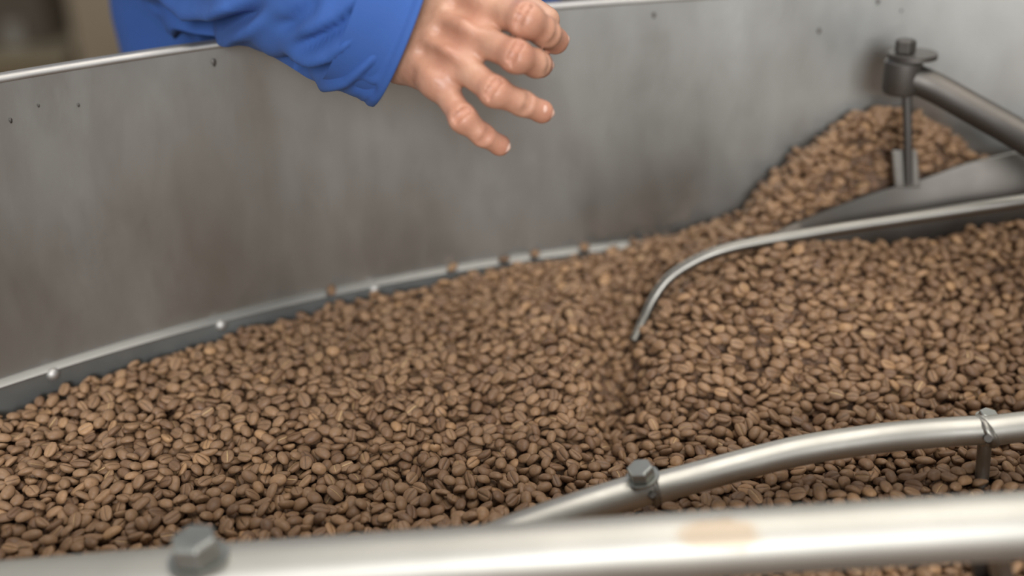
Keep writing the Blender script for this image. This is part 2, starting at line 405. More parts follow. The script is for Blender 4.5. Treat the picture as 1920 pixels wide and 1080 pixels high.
# strays: on the ledge, on the heap crest and hopping above the flow
def stray(x, y, z):
    Rm = rot_from(np.array([rng.normal(0, .3), rng.normal(0, .3), 1.0]), rng.uniform(0, 6.28), rng.random() < .5)
    beans.append((np.array([x, y, ZB + z]), Rm, rng.uniform(.88, 1.08, 3), 9.0, 0, 0))
for px, py in ((620, 537), (848, 505), (945, 487), (1003, 474), (1095, 468), (1188, 446), (1215, 440), (1232, 446), (1252, 436), (1350, 408), (1365, 402), (1300, 428)):
    p = on_wall(px, py, TR - 0.0045); a = math.atan2(p[1] - TC[1], p[0] - TC[0])
    stray(TC[0] + (TR - 0.0055) * math.cos(a), TC[1] + (TR - 0.0055) * math.sin(a), ZL + 0.0035)
for _ in range(420):
    x = rng.uniform(0.205, 0.40)
    top = float(surf(np.array(x), np.array(TC[1] + 0.975)))
    r = rng.uniform(0.93, 0.985); a = math.acos((x - TC[0]) / r)
    y = TC[1] + r * math.sin(a)
    if float(surf(np.array(x), np.array(y))) > .075: stray(x, y, float(surf(np.array(x), np.array(y))) + rng.uniform(-0.001, 0.006))
print('beans', len(beans))

# choose the 300 that show largest: nearest, lying on top, not under the pipes
vis = []
for k, (p, Rm, sc, tp, i, j) in enumerate(beans):
    if tp == 9.0: continue
    px, py, d = proj(p)
    if not (4 < px < 1916 and py < 1076): continue
    if HM[i, j] - tp > 0.0004: continue
    ft = np.interp(px, [0, 400, 1000, 1920], [1045, 1015, 980, 918]); fb = np.interp(px, [1000, 1920], [1110, 1062])
    if ft - 6 < py < fb: continue
    if px > 960:
        c2 = np.interp(px, [960, 1215, 1378, 1500, 1640, 1920], [1000, 915, 876, 846, 825, 800])
        if abs(py - c2) < 36: continue
    vis.append((d, k))
vis.sort(); chosen = set(k for _, k in vis[:300])

lo_meshes = [bean_mesh(rings=6, seed=s) for s in range(5)]
V = []; Fc = []; RN = []; CR = []; off = 0
for k, (p, Rm, sc, tp, i, j) in enumerate(beans):
    if k in chosen: continue
    v, f, cr = lo_meshes[k % 5]
    V.append((v * sc) @ Rm.T + p); Fc.append((k % 5, off)); off += len(v)
    RN.append(np.full(len(v), rng.random())); CR.append(cr)
# core surface under the beans, over the whole tray
cx = np.arange(TC[0] - 1.0, TC[0] + 1.0, 0.01); cyy = np.arange(TC[1] - 1.0, TC[1] + 1.0, 0.01)
def flat_poly(v, f_list_tri, f_list_quad):
    pass
quads = np.array([q for q in lo_meshes[0][1] if len(q) == 4]); tris = np.array([q for q in lo_meshes[0][1] if len(q) == 3])
offs = np.array([o for _, o in Fc])
Q = (quads[None] + offs[:, None, None]).reshape(-1, 4); Tn = (tris[None] + offs[:, None, None]).reshape(-1, 3)
# core grid
nr, na = 200, 320
rr = np.linspace(0.06, TR - LI - 0.0008, nr); ta = np.linspace(0, 2 * math.pi, na, endpoint=False)
RRm, TTm = np.meshgrid(rr, ta, indexing='ij'); cxv = TC[0] + RRm * np.cos(TTm); cyv = TC[1] + RRm * np.sin(TTm)
inreg = np.array([[1.0 if (GX0 + .012 < cxv[a, b_] < GX1 - .012 and GY0 + .012 < cyv[a, b_] and inview(cxv[a, b_], cyv[a, b_])) else 0.0 for b_ in range(na)] for a in range(nr)])
czv = surf(cxv, cyv) - CORE_DROP * 0.95 * inreg - 0.0005
cv = np.stack([cxv, cyv, czv + ZB], 2).reshape(-1, 3)
ii, jj = np.meshgrid(np.arange(nr - 1), np.arange(na), indexing='ij'); j2 = (jj + 1) % na
CQ = np.stack([ii * na + jj, (ii + 1) * na + jj, (ii + 1) * na + j2, ii * na + j2], 2).reshape(-1, 4) + off
ALLV = np.vstack(V + [cv]); RNA = np.concatenate(RN + [np.zeros(len(cv))]); CRA = np.concatenate(CR + [np.zeros(len(cv))])
Qall = np.vstack([Q, CQ]); nq, nt3 = len(Qall), len(Tn)
me = bpy.data.meshes.new('roasted_coffee_beans')
me.vertices.add(len(ALLV)); me.vertices.foreach_set('co', ALLV.astype(np.float32).ravel())
loops = np.concatenate([Qall.ravel(), Tn.ravel()]).astype(np.int32)
me.loops.add(len(loops)); me.loops.foreach_set('vertex_index', loops)
starts = np.concatenate([np.arange(nq) * 4, nq * 4 + np.arange(nt3) * 3]).astype(np.int32)
me.polygons.add(nq + nt3); me.polygons.foreach_set('loop_start', starts)
mi = np.zeros(nq + nt3, np.int32); mi[len(Q):nq] = 1
me.materials.append(M_BEAN); me.materials.append(M_CORE)
me.polygons.foreach_set('material_index', mi); me.polygons.foreach_set('use_smooth', np.ones(nq + nt3, bool))
me.update(calc_edges=True); me.validate()
for nm, arr in (('rnd', RNA), ('crease', CRA)):
    a = me.attributes.new(nm, 'FLOAT', 'POINT'); a.data.foreach_set('value', arr.astype(np.float32))
bed = bpy.data.objects.new('coffee_bean_bed', me); COL.objects.link(bed)
tag(bed, 'bed of roasted brown coffee beans heaped across the round steel tray', 'coffee beans', kind='stuff')

hi = []
for s in range(8):
    v, f, cr = bean_mesh(rng.uniform(.95, 1.05), rng.uniform(.94, 1.06), rng.uniform(.92, 1.1), rings=13, lo=False, seed=20 + s)
    m_ = bpy.data.meshes.new('coffee_bean'); m_.from_pydata([tuple(q) for q in v], [], f)
    m_.polygons.foreach_set('use_smooth', [True] * len(m_.polygons))
    a = m_.attributes.new('crease', 'FLOAT', 'POINT'); a.data.foreach_set('value', cr.astype(np.float32)); m_.materials.append(M_BEAN); hi.append(m_)
for n_, k in enumerate(sorted(chosen)):
    p, Rm, sc, tp, i, j = beans[k]
    o = bpy.data.objects.new('coffee_bean', hi[n_ % 8]); COL.objects.link(o)
    M4 = Matrix([[*(Rm[r] * sc), p[r]] for r in range(3)] + [[0, 0, 0, 1]])
    o.matrix_world = M4
    qx, qy, _d = proj(p)
    if qx < 340: lb, gp = 'roasted brown coffee bean at the bottom left, left of the hexagonal bolt', 'coffee beans left of the hexagonal bolt'
    elif qx < 660: lb, gp = 'roasted brown coffee bean just beyond the thick pipe, right of its hexagonal bolt', 'coffee beans beyond the thick pipe'
    elif qx < 1215 and qy < 1000: lb, gp = 'roasted brown coffee bean beside the thin branch pipe, left of its bolted joint', 'coffee beans beside the branch pipe'
    elif qy > np.interp(qx, [1000, 1920], [1090, 1000]): lb, gp = 'roasted brown coffee bean in front of the thick pipe, at the bottom edge', 'coffee beans in front of the thick pipe'
    else: lb, gp = 'roasted brown coffee bean in the gap between thick pipe and bent thinner pipe', 'coffee beans between the two pipes'
    tag(o, lb, 'coffee bean', gp)

# ------------------------------------------------------------------ foreground stirrer frame
fr = empty('pipe_assembly', tuple(P(1300, 1000, 0.56)), 'thick shiny steel pipe with a bolted thinner bent pipe branching off, crossing in front', 'pipes')
fp = catmull([P(-260, 1130, .590), P(0, 1112, .580), P(400, 1081, .570), P(1000, 1041, .560), P(1500, 1010, .553), P(1920, 985, .548), P(2250, 970, .545)], 12)
def stain_pipe():
    m, nt, b = new_mat('front_pipe_steel')
    c = ramp(nt, noise(nt, 16, 5), [(0.3, (0.46, 0.44, 0.39)), (0.7, (0.53, 0.505, 0.45))])
    tc = N(nt, 'ShaderNodeTexCoord'); mp = N(nt, 'ShaderNodeMapping')
    s = P(1350, 1000, 0.54); mp.inputs['Location'].default_value = tuple(-s)
    nt.links.new(tc.outputs['Object'], mp.inputs[0])
    vm = N(nt, 'ShaderNodeVectorMath', operation='MULTIPLY'); vm.inputs[1].default_value = (28, 60, 60); nt.links.new(mp.outputs[0], vm.inputs[0])
    ln = N(nt, 'ShaderNodeVectorMath', operation='LENGTH'); nt.links.new(vm.outputs[0], ln.inputs[0])
    f = ramp(nt, math_n(nt, 'ADD', ln.outputs['Value'], math_n(nt, 'MULTIPLY', noise(nt, 60, 4), 0.7)), [(0.75, (0.55, 0.55, 0.55)), (1.0, (0, 0, 0))])
    c = mixc(nt, f, c, (0.42, 0.29, 0.17))
    nt.links.new(c, b.inputs['Base Color']); b.inputs['Metallic'].default_value = 1; b.inputs['Roughness'].default_value = 0.56
    return m
MB().add(*tube(fp, 0.0165, 40)).build('thick_pipe', stain_pipe(), fr, auto=40)
br = catmull([P(860, 1046, .590), P(960, 1000, .615), P(1080, 957, .640), P(1212, 915, .660)], 10)
MB().add(*tube(br, 0.0102, 32)).build('branch_pipe', M_PIPE, fr, auto=40)
b2 = catmull([P(1205, 921, .660), P(1290, 899, .664), P(1378, 875, .668), P(1500, 845, .673), P(1640, 823, .677), P(1750, 812, .680), P(1845, 806, .680)], 10)
MB().add(*tube(b2, np.interp(np.linspace(0, 1, len(b2)), [0, .04, 1], [.0082, .0092, .0090]), 32)).build('bent_pipe', M_PIPE, fr, auto=40)
b3 = catmull([P(1838, 810, .680), P(1920, 800, .680), P(2050, 789, .680), P(2200, 782, .68)], 8)
MB().add(*tube(b3, 0.0092, 32)).build('bent_pipe', M_PIPE, fr, auto=40)
def weld(c, ax, r, t=0.0016):
    prof = [(r + t * math.cos(a), t * 1.3 * math.sin(a)) for a in np.linspace(0, 2 * math.pi, 9)[:-1]]
    v, f = lathe(prof, c, ax, 40, closed=True)
    v = [np.array(q) + np.array([math.sin(i * 1.7), math.cos(i * 2.3), math.sin(i * .9)]) * 0.00035 for i, q in enumerate(v)]
    return v, f
axb = b2[3] - b2[0]; axb /= np.linalg.norm(axb)
MB().add(*weld(b2[2], axb, 0.0086, 0.0022)).build('weld_bead', M_PIPE2, fr)
ax3 = b3[3] - b3[0]; ax3 /= np.linalg.norm(ax3)
MB().add(*weld(b3[1], ax3 + 0.5 * (UV - 0.3 * FW), 0.0090, 0.0024)).build('weld_bead', M_PIPE2, fr)
def hex_bolt(c, ax, r, h, shank, parent, mat=M_BOLT, washer=True, name='bolt', ref=(1, 0, .01)):
    c = np.array(c, float); ax = np.array(ax, float); ax /= np.linalg.norm(ax); q = MB()
    v, f = lathe([(r * .86, -h * .0), (r, h * .06), (r, h * .86), (r * .88, h), (0.0001, h * 1.0)], c, ax, 6, ref=ref)
    q.add(v, f)
    o = q.build(name, mat, parent, smooth=False, bevel=r * 0.06)
    if washer:
        s = MB(); s.add(*lathe([(0.0002, 0.0), (r * 1.25, 0.0), (r * 1.25, -h * .16), (0.0002, -h * .16)], c, ax, 24))
        s.add(*tube([c - ax * shank, c - ax * h * .1], r * .5, 16, up=(1, 0.1, 0)))
        s.build('washer', mat, o, auto=35)
    return o
upv = 0.93 * np.array([0, 0, 1]) + 0.1 * RV - 0.1 * FW
hex_bolt(P(1204, 893, .650), upv - .35 * RV, 0.0080, 0.0075, 0.012, fr, ref=(.3, 1, 0))
hex_bolt(P(1852, 783, .688), upv, 0.0058, 0.004, 0.01, fr)
hex_bolt(P(372, 1045, .556), np.array([-0.05, -0.02, 1.0]), 0.0122, 0.0130, 0.018, fr, ref=(1, .35, 0.01))
# small dark socket at the joints
MB().add(*tube([P(1222, 927, .648), P(1224, 934, .655)], 0.0022, 16)).build('pin', M_DARK, fr, auto=35)
MB().add(*tube([P(1853, 822, .668), P(1855, 827, .676)], 0.0024, 16)).build('pin', M_DARK, fr, auto=35)
# post and flat strip going down into the beans, dark strip as its shade
pt = P(1848, 812, .682)
MB().add(*tube([pt, pt + np.array([0.002, -0.004, -(pt[2] - ZB) - 0.02])], 0.0042, 20, up=(0, 1, 0))).build('post', M_PIPE2, fr, auto=40)
pl = P(1868, 1020, .556)
s = MB(); bt = G(1905, 1105, 0.0)
def strip(a, b, wv, tv):
    a, b, wv, tv = map(np.array, (a, b, wv, tv))
    v = [a - wv - tv, a + wv - tv, a + wv + tv, a - wv + tv, b - wv - tv, b + wv - tv, b + wv + tv, b - wv + tv]
    return v, [(0, 3, 2, 1), (4, 5, 6, 7), (0, 1, 5, 4), (1, 2, 6, 5), (2, 3, 7, 6), (3, 0, 4, 7)]
s.add(*strip(pl, bt - [0, 0, .02], RV * .0036, FW * .0075))
s.build('tine_and_shade', M_PIPE, fr, smooth=False, bevel=0.0008)
s = MB().add(*strip(P(1842, 1030, .565), G(1850, 1100, -.02), RV * .0065, FW * .003)); s.build('tine_and_shade', M_DARK, fr, smooth=False, bevel=0.0008)  # dark strip added as the shadow on the left of the light one
# run of the thick pipe to the hub (outside the picture)
e0 = fp[-1]; MB().add(*tube(catmull([e0, e0 + [0.10, -0.08, 0.03], [TC[0] + .13, .15, ZB + .12], TC + [0.03, 0.04, .15]], 8), 0.0172, 24)).build('thick_pipe', M_PIPE, fr, auto=40)

# ------------------------------------------------------------------ scoop blade with its rod
bl = empty('stirring_paddle', tuple(P(1600, 430, .88)), 'dark steel stirring paddle, blade edged by a thin bent rod, hanging from a pipe arm', 'stirring paddle')
rp_ = catmull([P(1188, 640, .850), P(1208, 598, .856), P(1226, 560, .858), P(1255, 522, .857), P(1300, 492, .856), P(1350, 471, .855), P(1420, 455, .855), P(1520, 438, .855), P(1640, 419, .855), P(1780, 398, .853), P(1920, 377, .850), P(2080, 352, .846)], 8)
MB().add(*tube(rp_, np.interp(np.linspace(0, 1, len(rp_)), [0, .12, .35, 1], [.0036, .0040,   .0044, .0054]), 24)).build('rod', M_ROD, bl, auto=40)
top = catmull([P(1438, 444, .872), P(1500, 415, .878), P(1570, 386, .884), P(1650, 357, .888), P(1720, 338, .889), P(1800, 310, .886), P(1870, 293, .882), P(1950, 276, .876), P(2080, 250, .868)], 5)
n = len(top); T, Nn, Bn = frames(top)
v = []; th_ = 0.0016; rows = 9; f = []
for side in (-1, 1):
    for i in range(n):
        dep = np.interp(i / (n - 1), [0, .08, .3, 1], [.012, .035, .065, .085])
        for j in range(rows):
            t = j / (rows - 1)
            v.append(top[i] + np.array([0, 0, -dep * t]) + Nn[i] * (side * th_ - 0.016 * math.sin(t * math.pi) * 0.6))
for i in range(n - 1):
    for j in range(rows - 1):
        a = i * rows + j; q = (a, a + rows, a + rows + 1, a + 1); f.append(q); f.append(tuple(reversed([x + n * rows for x in q])))
o_ = n * rows
for i in range(n - 1):
    f.append((i * rows, i * rows + o_, (i + 1) * rows + o_, (i + 1) * rows)); e = rows - 1
    f.append((i * rows + e, (i + 1) * rows + e, (i + 1) * rows + e + o_, i * rows + e + o_))
for j in range(rows - 1):
    f.append((j, j + 1, j + 1 + o_, j + o_)); e = (n - 1) * rows; f.append((e + j, e + j + o_, e + j + 1 + o_, e + j + 1))
MB().add(v, f).build('blade', M_PLATE, bl, auto=50)
# hanger rod and bracket
MB().add(*tube([P(1700, 165, .856), P(1702, 250, .868), P(1703, 345, .886)], 0.0036, 16, up=(0, 1, 0))).build('hanger_rod', M_DARK, bl, auto=40)
MB().add(*strip(P(1694, 282, .880), P(1700, 352, .890), RV * .010, FW * .003)).build('bracket', M_PIPE2, bl, smooth=False, bevel=0.001)

# ------------------------------------------------------------------ radial arm, upper right
arm = bl
ap = catmull([P(1692, 142, .848), P(1720, 150, .846), P(1760, 168, .842), P(1830, 207, .832), P(1920, 258, .815), P(2060, 345, .78)], 8)
MB().add(*tube(ap, 0.0112, 28)).build('arm_pipe', M_DARK, arm, auto=40)
MB().add(*tube([ap[-1], [TC[0] + .03, TC[1] + .06, ZB + .17]], 0.0112, 20)).build('arm_pipe', M_DARK, arm, auto=40)
cl = P(1692, 140, .848)
MB().add(*lathe([(.0002, -.014), (.0125, -.014), (.014, -.011), (.014, .010), (.012, .0125), (.0002, .0125)], cl, (0, 0, 1), 32)).build('clamp', M_DARK, arm, auto=35)
MB().add(*lathe([(.0002, .0128), (.018, .0128), (.018, .0165), (.0002, .0165)], cl + [.006, 0, 0], (0, 0, 1), 32)).build('washer_plate', M_DARK, arm, auto=35)
hex_bolt(cl + np.array([0, 0, .0168]), (0, 0, 1), .0078, .010, .006, arm, M_DARK, False)

# ------------------------------------------------------------------ signed-distance modelling for the figure
def nets(F, org, h):
    S = F < 0; nx, ny, nz = F.shape
    c = [S[i:nx - 1 + i, j:ny - 1 + j, k:nz - 1 + k] for i in (0, 1) for j in (0, 1) for k in (0, 1)]
    anyc = np.zeros_like(c[0]); allc = np.ones_like(c[0])
    for q in c: anyc |= q; allc &= q
    cell = np.argwhere(anyc & ~allc); acc = np.zeros((len(cell), 3)); cnt = np.zeros(len(cell))
    for ax in range(3):
        oth = [a for a in range(3) if a != ax]
        for u in (0, 1):
            for w_ in (0, 1):
                a = cell.copy(); a[:, oth[0]] += u; a[:, oth[1]] += w_; b = a.copy(); b[:, ax] += 1
                fa = F[tuple(a.T)]; fb = F[tuple(b.T)]; m_ = (fa < 0) != (fb < 0)
                t = np.where(m_, fa / np.where(m_, fa - fb, 1), 0); pnt = a.astype(float); pnt[:, ax] += t
                acc += pnt * m_[:, None]; cnt += m_
    v = acc / cnt[:, None] * h + org
    idx = -np.ones(anyc.shape, int); idx[tuple(cell.T)] = np.arange(len(cell)); faces = []
    for ax in range(3):
        oth = [(ax + 1) % 3, (ax + 2) % 3]
        sl0 = [slice(None)] * 3; sl1 = [slice(None)] * 3; sl0[ax] = slice(0, -1); sl1[ax] = slice(1, None)
        e = np.argwhere(S[tuple(sl0)] != S[tuple(sl1)]); sg = S[tuple(sl0)][tuple(e.T)]
        ok = (e[:, oth[0]] > 0) & (e[:, oth[1]] > 0) & (e[:, oth[0]] < idx.shape[oth[0]]) & (e[:, oth[1]] < idx.shape[oth[1]]); e = e[ok]; sg = sg[ok]
        q = []
        for du, dv in ((-1, -1), (0, -1), (0, 0), (-1, 0)):
            a = e.copy(); a[:, oth[0]] += du; a[:, oth[1]] += dv; q.append(idx[tuple(a.T)])
        q = np.stack(q, 1); q = np.where(sg[:, None], q, q[:, ::-1]); faces.append(q[(q >= 0).all(1)])
    return v, np.vstack(faces)
class Field:
    def __init__(s, lo, hi, h):
        s.lo = np.array(lo, float); s.h = h; n = np.ceil((np.array(hi) - s.lo) / h).astype(int) + 1
        g = [s.lo[i] + h * np.arange(n[i]) for i in range(3)]
        s.X, s.Y, s.Z = np.meshgrid(*g, indexing='ij'); s.X = s.X.astype(np.float32); s.Y = s.Y.astype(np.float32); s.Z = s.Z.astype(np.float32)
    def cap(s, a, b, ra, rb):
        a = np.array(a, float); b = np.array(b, float); d = b - a; L = float(d @ d) + 1e-12
        t = np.clip(((s.X - a[0]) * d[0] + (s.Y - a[1]) * d[1] + (s.Z - a[2]) * d[2]) / L, 0, 1)
        return np.sqrt((s.X - a[0] - t * d[0]) ** 2 + (s.Y - a[1] - t * d[1]) ** 2 + (s.Z - a[2] - t * d[2]) ** 2) - (ra + (rb - ra) * t)
    def ell(s, c, r, M=None):
        p = [s.X - c[0], s.Y - c[1], s.Z - c[2]]
        if M is not None: p = [M[0][i] * p[0] + M[1][i] * p[1] + M[2][i] * p[2] for i in range(3)]
        q = np.sqrt((p[0] / r[0]) ** 2 + (p[1] / r[1]) ** 2 + (p[2] / r[2]) ** 2)
        return (q - 1) * min(r)
def smin(a, b, k):
    h = np.maximum(k - np.abs(a - b), 0) / k
    return np.minimum(a, b) - h * h * k * 0.25
def smax(a, b, k): return -smin(-a, -b, k)

# ------------------------------------------------------------------ person
sh = np.array([-0.285, 1.02, 1.45])
person = empty('person', (-0.15, 1.02, 0.0), 'person in a blue work jacket behind the tray, hand reaching over the beans', 'person')

# the hand (wrist, palm, four bent fingers and thumb)
D = {}
def J(px, py, d): return P(px, py, d)
W_u, W_m, W_r, W_t = J(752, 108, .694), J(764, 66, .692), J(776, 20, .698), J(786, -22, .706)
A_ = J(640, -10, .712)
MCP = [J(820, 150, .670), J(852, 112, .664), J(884, 66, .664), J(908, 12, .672)]
fing = [
    [MCP[0], J(868, 222, .655), J(905, 253, .660), J(937, 272, .668)],
    [MCP[1], J(928, 172, .646), J(980, 194, .654), J(1016, 209, .662)],
    [MCP[2], J(968, 106, .642), J(1006, 119, .656), J(1012, 121, .674)],
    [MCP[3], J(986, 38, .648), J(1022, 60, .660), J(1041, 76, .676)],
]
rad = [[8.6, 7.6, 6.9, 5.9], [9.2, 8.3, 7.6, 6.4], [9.6, 8.8, 8.4, 7.5], [10.2, 9.9, 9.0, 7.6]]
fd = Field(P(640, 300, .62) - [0.02, 0.0, 0.0], P(1090, -120, .78) + [0.02, 0.03, 0.02], 0.00115)
lo = np.minimum.reduce([P(700, 330, .62), P(700, 330, .80), P(1100, -130, .62), P(1100, -130, .80)]); hi_ = np.maximum.reduce([P(700, 330, .62), P(700, 330, .75), P(1100, -110, .62), P(1100, -110, .75)])
fd = Field(lo, hi_, 0.00115)
mm = 0.001; dF = FW * 0.001
hand = None
for q, r in zip(fing, rad):
    o = fd.cap(q[0], q[1], r[0] * mm, r[1] * .97 * mm)
    o = smin(o, fd.cap(q[1], q[2], r[1] * .97 * mm, r[2] * .98 * mm), 0.004)
    o = smin(o, fd.cap(q[2], q[3], r[2] * .97 * mm, r[3] * mm), 0.003)
    # knuckle swelling at the middle joint and pad at the tip
    o = smin(o, fd.ell(q[1] - dF * .5, np.array([1, 1, 1]) * r[1] * .94 * mm), 0.005)
    o = smin(o, fd.ell(q[3] + dF * .8, np.array([1, 1, 1]) * r[3] * .98 * mm), 0.003)
    for jn, dn, rr2 in ((q[1], q[2] - q[0], r[1]), (q[2], q[3] - q[1], r[2])):
        dn = dn / np.linalg.norm(dn); sd = np.cross(dn, FW); sd /= np.linalg.norm(sd); bk = np.cross(sd, dn); bk *= -np.sign(bk @ FW)
        for s_ in (-1.6, 0.2, 1.9):
            arc = [jn + dn * s_ * mm + (bk * math.cos(t_) + sd * math.sin(t_)) * (rr2 * 1.0) * mm for t_ in (-.9, -.55, -.2, .2, .55, .9)]
            for a1, a2 in zip(arc[:-1], arc[1:]): o = smax(o, -fd.cap(a1, a2, .00026, .00026), .0022)
    hand = o if hand is None else smin(hand, o, 0.0022)
palm = fd.cap(W_u, MCP[0], .0135, .0105)
for a, b_, ra_, rb2 in ((W_u, MCP[1], .0125, .0110), (W_m, MCP[1], .0140, .0112), (W_m, MCP[2], .0140, .0115), (W_r, MCP[2], .0140, .0115), (W_r, MCP[3], .0135, .0118), (W_t, MCP[3], .0135, .0118)):
    palm = smin(palm, fd.cap(a, b_, ra_, rb2), 0.010)
# fleshy palm below the bones
palm = smin(palm, fd.cap(J(790, 110, .703), J(845, 110, .680), .012, .010), 0.008)
palm = smin(palm, fd.cap(J(790, 30, .715), J(880, 30, .692), .015, .011), 0.010)
for q in (W_u, W_m, W_r, W_t): palm = smin(palm, fd.cap(q, q + (A_ - W_m) * 0.55, .0145, .0165), 0.006)
th = [J(800, -10, .712), J(880, -14, .722), J(968, 6, .722), J(1024, 38, .712)]
thumb = smin(smin(fd.cap(th[0], th[1], .0155, .0125), fd.cap(th[1], th[2], .0122, .0105), .004), fd.cap(th[2], th[3], .0105, .0088), .003)
hand = smin(hand, palm, 0.0075)
hand = smin(hand, thumb, 0.005)
# extensor tendons, knuckle heads and veins on the back of the hand, hollows between the knuckles
for k_, (a, b_) in enumerate(zip((W_u * .5 + W_m * .5, W_m, W_m * .5 + W_r * .5, W_r), MCP)):
    up = -dF * 9.5
    hand = smin(hand, fd.cap(a + up, b_ + up * 1.02, .0016, .0022), 0.006)
    hand = smin(hand, fd.ell(b_ - dF * 4.0, np.array([.0092, .0092, .0088])), 0.008)
for k_ in range(3):
    c = (MCP[k_] + MCP[k_ + 1]) / 2 * .97 + (W_m) * .03
    c2 = c - dF * 12.5 + (MCP[1] - W_m) * 0.10; a2 = c - dF * 12.0 - (MCP[1] - W_m) * 0.42
    hand = smax(hand, -fd.cap(a2 - dF * 3.5, c2 - dF * 3.0, .0012, .0030), 0.010)
for a, b_ in (((790, 118, .680), (835, 128, .660)), ((800, 92, .678), (835, 100, .660)), ((800, 40, .680), (862, 44, .662))):
    hand = smin(hand, fd.cap(np.array(J(*a)), np.array(J(*b_)) + dF * 1.0, .0014, .0012), 0.004)
v, f = nets(hand, fd.lo, fd.h)
# keep the arm end inside the sleeve
o = mesh_obj('hand', v, f, M_SKIN, person)
sm = o.modifiers.new('smooth', 'SMOOTH'); sm.factor = 0.5; sm.iterations = 2
red = np.zeros(len(v))
for q, s_ in [(x, .011) for g_ in fing for x in (g_[1], g_[3])] + [(x, .013) for x in MCP] + [(J(905, 250, .66), .01)]:
    red = np.maximum(red, np.exp(-((v - q) ** 2).sum(1) / (2 * s_ ** 2)))
a = o.data.attributes.new('red', 'FLOAT', 'POINT'); a.data.foreach_set('value', red.astype(np.float32))
# nails
def nail(c, n, along, L, Wd, parent):
    n = n / np.linalg.norm(n); along = along - n * (along @ n); along /= np.linalg.norm(along); s_ = np.cross(n, along)
    vv = []; ff = []; nu, nv = 10, 8
    for i in range(nu + 1):
        for j in range(nv + 1):
            u = i / nu * 2 - 1; w_ = j / nv * 2 - 1
            wd = Wd * (1 - 0.12 * (u > .3) * (u - .3)) * (1 - 0.45 * abs(u) ** 6)
            vv.append(c + along * (u * L) + s_ * (w_ * wd) - n * (0.45 * Wd * w_ * w_ + 0.10 * L * u * u))
    for i in range(nu):
        for j in range(nv):
            k_ = i * (nv + 1) + j; ff.append((k_, k_ + 1, k_ + nv + 2, k_ + nv + 1))
    o = mesh_obj('fingernail', vv, ff, M_NAIL, parent)
    so = o.modifiers.new('solid', 'SOLIDIFY'); so.thickness = 0.0006; so.offset = 0
    return o
for q, r, dirn in zip(fing, rad, ((.55, -.10, -.85), (.75, -.05, -.70), (.80, -.15, -.55), (.80, .25, -.55))):
    n_ = dirn[0] * RV - dirn[1] * UV * -1 + dirn[2] * FW
    al = q[3] - q[2]
    nail(q[3] + n_ / np.linalg.norm(n_) * (r[3] * .97 * mm), n_, al, r[3] * .78 * mm, r[3] * .70 * mm, o)

# jacket torso
fd2 = Field((-0.48, 0.80, 0.78), (0.22, 1.32, 1.56), 0.008)
T0 = np.array([-0.150, 1.01, 0])
def rbox(F_, c, hs, r):
    q = [np.abs(a - b_) - (h_ - r) for a, b_, h_ in zip((F_.X, F_.Y, F_.Z), c, hs)]
    return np.sqrt(sum(np.maximum(x, 0) ** 2 for x in q)) + np.minimum(np.maximum(np.maximum(q[0], q[1]), q[2]), 0) - r
tor = rbox(fd2, (T0[0], 1.05, 0.98), (.200, .115, .19), .105)
tor = smin(tor, rbox(fd2, (T0[0], 1.02, 1.26), (.165, .115, .22), .11), .06)
tor = smin(tor, fd2.cap(sh + [0.03, 0, -.01], [0.08, 1.0, 1.44], .065, .065), .08)
tor = smin(tor, fd2.cap([T0[0], .99, 1.42], [T0[0], .985, 1.50], .065, .058), .04)
tor = smin(tor, fd2.cap([0.085, 1.0, 1.43], [0.13, 1.08, 1.17], .065, .055), .02)
tor = smin(tor, fd2.cap([0.13, 1.08, 1.17], [-0.02, 1.22, 1.06], .053, .045), .02)
tor = tor + 0.006 * np.sin(fd2.X * 42 + 2 * np.sin(fd2.Z * 17)) * np.sin(fd2.Z * 9 + fd2.X * 20)
jv, jf = nets(tor, fd2.lo, fd2.h)
# the sleeve, with folds
sp = catmull([sh + [0.0, 0, 0.0], sh * .5 + P(372, -110, .86) * .5 + [-.015, 0, 0], P(372, -98, .845), P(470, -68, .790), P(575, -34, .740), P(680, 4, .709), P(758, 36, .702)], 26)
ns = len(sp); sg = 144; T, Nn, Bn = frames(sp, up=(0.3, 0, 1))
# consistent frame: transport instead of fixed up
Nn2 = [Nn[0]]
for i in range(1, ns):
    q = Nn2[-1] - T[i] * (Nn2[-1] @ T[i]); Nn2.append(q / np.linalg.norm(q))
Nn = np.array(Nn2)
for i in range(ns):                       # the hem is cut square to the line of sight of its own axis, as it hangs
    w_ = float(sstep(.70, .95, i / (ns - 1))); V_ = sp[i] - CP; V_ /= np.linalg.norm(V_)
    t_ = T[i] - V_ * (T[i] @ V_) + 0.10 * V_; T[i] = (1 - w_) * T[i] + w_ * t_; T[i] /= np.linalg.norm(T[i])
    q = Nn[i] - T[i] * (Nn[i] @ T[i]); Nn[i] = q / np.linalg.norm(q)
Bn = np.cross(T, Nn)
tt = np.linspace(0, 1, ns)
rr_ = np.interp(tt, [0, .15, .33, .45, .60, .80, .93, 1], [.066, .060, .057, .056, .056, .056, .0565, .0580])
creases = [  # (pixel polyline, half width px, depth mm)
    ([(250, -10), (300, 26), (350, 47), (410, 52), (455, 34), (500, -5)], 13, 14),
    ([(706, -6), (676, 20), (640, 52), (596, 74), (545, 92)], 11, 9),
    ([(700, 66), (676, 92), (640, 122), (596, 134), (545, 126), (500, 104)], 12, 11),
    ([(600, -20), (575, 20), (548, 44), (500, 60)], 14, 5),
    ([(660, 150), (690, 166), (712, 170)], 8, 2),
]
